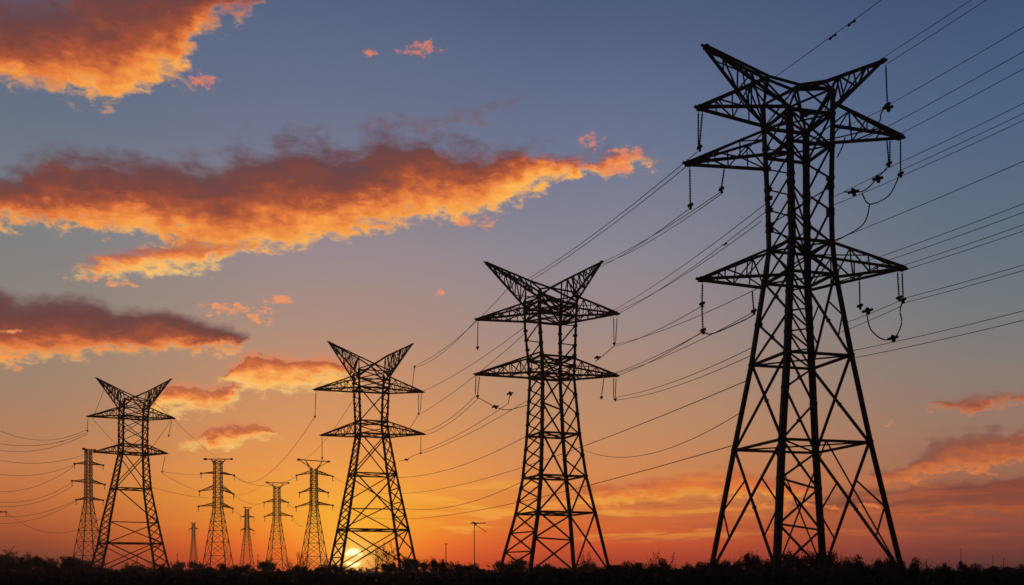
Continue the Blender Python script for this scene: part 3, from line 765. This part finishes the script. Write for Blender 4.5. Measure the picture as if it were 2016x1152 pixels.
def make_plant(seed, w, h, nl, ls, lean=.0, stems=4, kind='bush', rise=.0):
    """unit plant of width w and height h: limbs plus a leafy crown with an uneven outline"""
    rn = random.Random(seed); tr = MB(); tips = []
    for k in range(stems):
        a = rn.uniform(0, 6.28); d = Vector((math.cos(a)*.55*w/h, math.sin(a)*.55*w/h, 1))
        if kind == 'tree': d = Vector((math.cos(a)*.2, math.sin(a)*.2, 1))
        twig(tr, Vector((rn.gauss(0,.06*w), rn.gauss(0,.06*w), -.15)), d, h*.55, .03*h if kind == 'tree' else .016*h, 2, rn, tips)
    V_, F_ = [], []
    lobes = []
    nb = 9 if kind != 'sprig' else 0
    for k in range(nb):
        a = rn.uniform(0, 6.28); rr = rn.uniform(0,.36)*w
        zc = rn.uniform(.3,.78)*h*(1-.5*(rr/(.5*w))**2)
        lobes.append((Vector((math.cos(a)*rr, math.sin(a)*rr, zc)), rn.uniform(.13,.24)*w, rn.uniform(.12,.2)*h))
    for _ in range(nl):
        if lobes and rn.random() < .88:
            c, a, b = rn.choice(lobes); d = Vector((rn.gauss(0,1), rn.gauss(0,1), rn.gauss(0,1))).normalized()*(rn.random()**.4)
            p = c+Vector((d.x*a, d.y*a, d.z*b))
        else:
            pts, d = rn.choice(tips); p = pts[rn.randint(1,4)]+Vector((rn.gauss(0,.03), rn.gauss(0,.03), rn.gauss(0,.03)))*h
        if p.z < .02: p.z = abs(p.z)
        leafquad(V_, F_, p, ls*rn.uniform(.6,1.4), rn)
    cr = MB(); cr.v = V_; cr.f = F_
    return tr, cr
def me_of(mb, name, m):
    me = bpy.data.meshes.new(name); me.from_pydata([tuple(p) for p in mb.v], [], mb.f); me.materials.append(m); me.update(); return me
PROTO = {}
for kind, variants in {'bush': [(i, 3.0, 2.2, 1900, .085) for i in range(5)], 'sprig': [(20+i, 1.6, 2.6, 170, .07) for i in range(4)], 'tree': [(40+i, 7.0, 6.0, 3600, .17) for i in range(5)]}.items():
    PROTO[kind] = []
    for (sd2, w, h, nl, ls) in variants:
        tr, cr = make_plant(sd2, w, h, nl, ls, kind=kind, stems={'bush':6,'sprig':5,'tree':3}[kind])
        zs = sorted(p.z for p in cr.v); zmax = zs[int(len(zs)*(.985 if kind != 'sprig' else .995))]
        PROTO[kind].append((me_of(tr, 'trunk' if kind == 'tree' else 'stem', BARK), me_of(cr, 'crown' if kind == 'tree' else 'foliage', LEAF), w, zmax))
rs = random.Random(99)
def plant(kind, px, topy, dist, wpx, label, cat, group, name=None):
    tm, cm, w, h = rs.choice(PROTO[kind]); x = (px-CX)/FPX*dist; H = EYE+(HY-topy)/FPX*dist
    o = empty(name or {'bush':'bush','sprig':'tall_weed','tree':'tree'}[kind], (x, dist, -.1), rs.uniform(0, 6.28)); tag(o, label, cat, group)
    sz = H/h; sxy = wpx/FPX*dist/w
    for me in (tm, cm):
        c = bpy.data.objects.new(me.name.split('.')[0], me); col.objects.link(c); c.parent = o; c.scale = (sxy, sxy, sz)
    return o
SK = [(0,1093),(32,1094),(48,1110),(66,1101),(92,1104),(112,1109),(135,1100),(165,1108),(200,1117),(270,1115),(350,1111),(385,1112),(440,1115),(470,1114),(530,1109),(560,1113),(620,1115),(655,1112),(675,1119),(722,1119),(745,1112),(780,1109),(830,1105),(880,1109),(930,1107),(960,1109),(1000,1112),(1040,1103),(1090,1110),(1160,1104),(1200,1111),(1240,1104),(1300,1106),(1360,1103),(1400,1108),(1440,1090),(1480,1094),(1560,1090),(1620,1088),(1680,1093),(1720,1103),(1800,1104),(1850,1110),(1950,1112),(2016,1113)]
def sky_y(x):
    for a, b in zip(SK, SK[1:]):
        if x <= b[0]: return a[1]+(b[1]-a[1])*max(0, x-a[0])/(b[0]-a[0])
    return SK[-1][1]
# named trees on the left skyline
for px, ty, w, la in [(8,1091,60,'round black tree touching the left edge of the skyline'),(64,1099,52,'dome-shaped dark tree, second from the left edge'),(98,1103,36,'small dark tree between two rounder ones at far left'),(140,1100,64,'broad dark tree at the foot of the half hidden distant pylon'),(172,1108,40,'low dark tree against the left leg of the leftmost large pylon')]:
    plant('tree', px, ty-3, 300, w*1.35, la, 'tree', 'trees on the skyline')
for px, ty, w, la in [(352,1108,34,'low dark tree at the foot of the smallest far pylon'),(384,1108,40,'dark tree beside the foot of the pylon in the gap'),(532,1105,46,'rounded dark tree at the foot of the curved-top pylon'),(806,1102,60,'dark leafy tree at the right foot of the pylon at the sun'),(262,1110,40,'low dark tree behind the short post')]:
    plant('tree', px, ty-2, 330, w*1.3, la, 'tree', 'trees on the skyline')
x = -40
while x < 2070:
    rr = rs.random(); far = x < 1180
    d = rs.uniform(150, 240) if far else rs.uniform(75, 120)
    wpx = rs.uniform(26, 60) if far else rs.uniform(34, 70)
    plant('bush', x, sky_y(x)+3+rs.choice((-9, -5, -1, 4, 9, 13)), d, wpx, 'low dark bush in the silhouetted scrub along the horizon', 'bush', 'scrub bushes along the horizon')
    x += rs.uniform(13, 26)
# tall weeds standing clear of the scrub
for px, ty, d, w, la in [(1300,1078,95,26,'tall spindly leafy weed alone between the two largest pylons'),(1285,1088,95,22,'shorter weed leaning by the tall spindly one'),(1440,1084,80,34,'leafy sprig rising left of the second leg of the tallest pylon'),(1395,1096,80,26,'weed at the left foot of the tallest pylon'),
   (1560,1078,80,30,'sprig with open twigs between the middle legs of the tallest pylon'),(1588,1066,80,26,'dry twiggy stalk climbing by the third leg of the tallest pylon'),(1654,1082,80,30,'forked sprig right of the third leg of the tallest pylon'),(1690,1092,80,32,'bushy sprig halfway to the right leg of the tallest pylon'),(1745,1092,85,26,'low sprig touching the right leg of the tallest pylon'),
   (1158,1082,140,24,'upright leafy weed beside the right legs of the second pylon'),(1030,1088,140,22,'weed by the inner left leg of the second pylon'),(1012,1094,140,20,'weed by the outer left leg of the second pylon'),(842,1094,180,22,'weed just right of the pylon at the sun'),(770,1066,195,40,'spreading twiggy plant inside the right legs of the pylon at the sun'),(740,1072,195,36,'twiggy plant near the middle of the pylon at the sun'),(640,1092,190,24,'bare weed left of the pylon at the sun'),
   (598,1082,200,30,'bare branching weed at the foot of the funnel-topped pylon'),(572,1098,200,20,'small weed between the two central distant pylons'),(1490,1092,80,26,'sprig against the second leg of the tallest pylon'),(1615,1076,80,30,'leafy sprig at the third leg of the tallest pylon'),(1820,1098,100,22,'small sprig right of the tallest pylon'),(306,1100,200,22,'weed by the right leg of the leftmost large pylon')]:
    plant('sprig', px, ty, d, w, la, 'weed', 'tall weeds above the scrub')
# far wood on the horizon: one mass of crowns
def mass(name, label, cat, y0, y1, n, seed, hmin, hmax, ls, m_):
    rn = random.Random(seed); V_, F_ = [], []
    for _ in range(n):
        d = rn.uniform(y0, y1); xx = rn.uniform(-.62, .62)*d; H = rn.uniform(hmin, hmax)*(1+.25*math.sin(xx*.07)+.15*math.sin(xx*.23)); w = H*rn.uniform(.5, 1.1)
        for _k in range(26):
            dd = Vector((rn.gauss(0,1), rn.gauss(0,1), rn.gauss(0,1))).normalized()*(rn.random()**.35)
            leafquad(V_, F_, Vector((xx+dd.x*w*.6, d+dd.y*w*.6, max(.05, H*.52+dd.z*H*.48))), ls*rn.uniform(.6, 1.3), rn)
    mb = MB(); mb.v = V_; mb.f = F_; o = mb.build(name, m_); tag(o, label, cat, None, 'stuff'); return o
mass('far_wood', 'unbroken dark wood lying along the horizon', 'wood', 420, 560, 700, 5, 1.2, 2.2, .6, LEAF)
mass('undergrowth', 'black tangled undergrowth covering the field below the pylons', 'undergrowth', 40, 130, 2600, 6, .4, .8, .2, GRASS)
mass('field_scrub', 'dark scrub filling the field behind the near undergrowth', 'undergrowth', 120, 300, 2200, 8, .5, .9, .26, GRASS)

# ---------------------------------------------------------------- haze
HAZE = True
if HAZE:
    hm = bpy.data.materials.new('haze_air'); hm.use_nodes = True; t = hm.node_tree; t.nodes.clear()
    pv = t.nodes.new('ShaderNodeVolumePrincipled'); pv.inputs['Density'].default_value = .00017; pv.inputs['Color'].default_value = (1, .94, .88, 1)
    pv.inputs['Anisotropy'].default_value = .5
    ou = t.nodes.new('ShaderNodeOutputMaterial'); t.links.new(pv.outputs[0], ou.inputs['Volume'])
    hz_ = MB(); hz_.bar((0,0,-2), (0,0,75), 2340, 2340); ho = hz_.build('haze', hm); tag(ho, 'thin warm evening haze', 'haze', None, 'stuff')
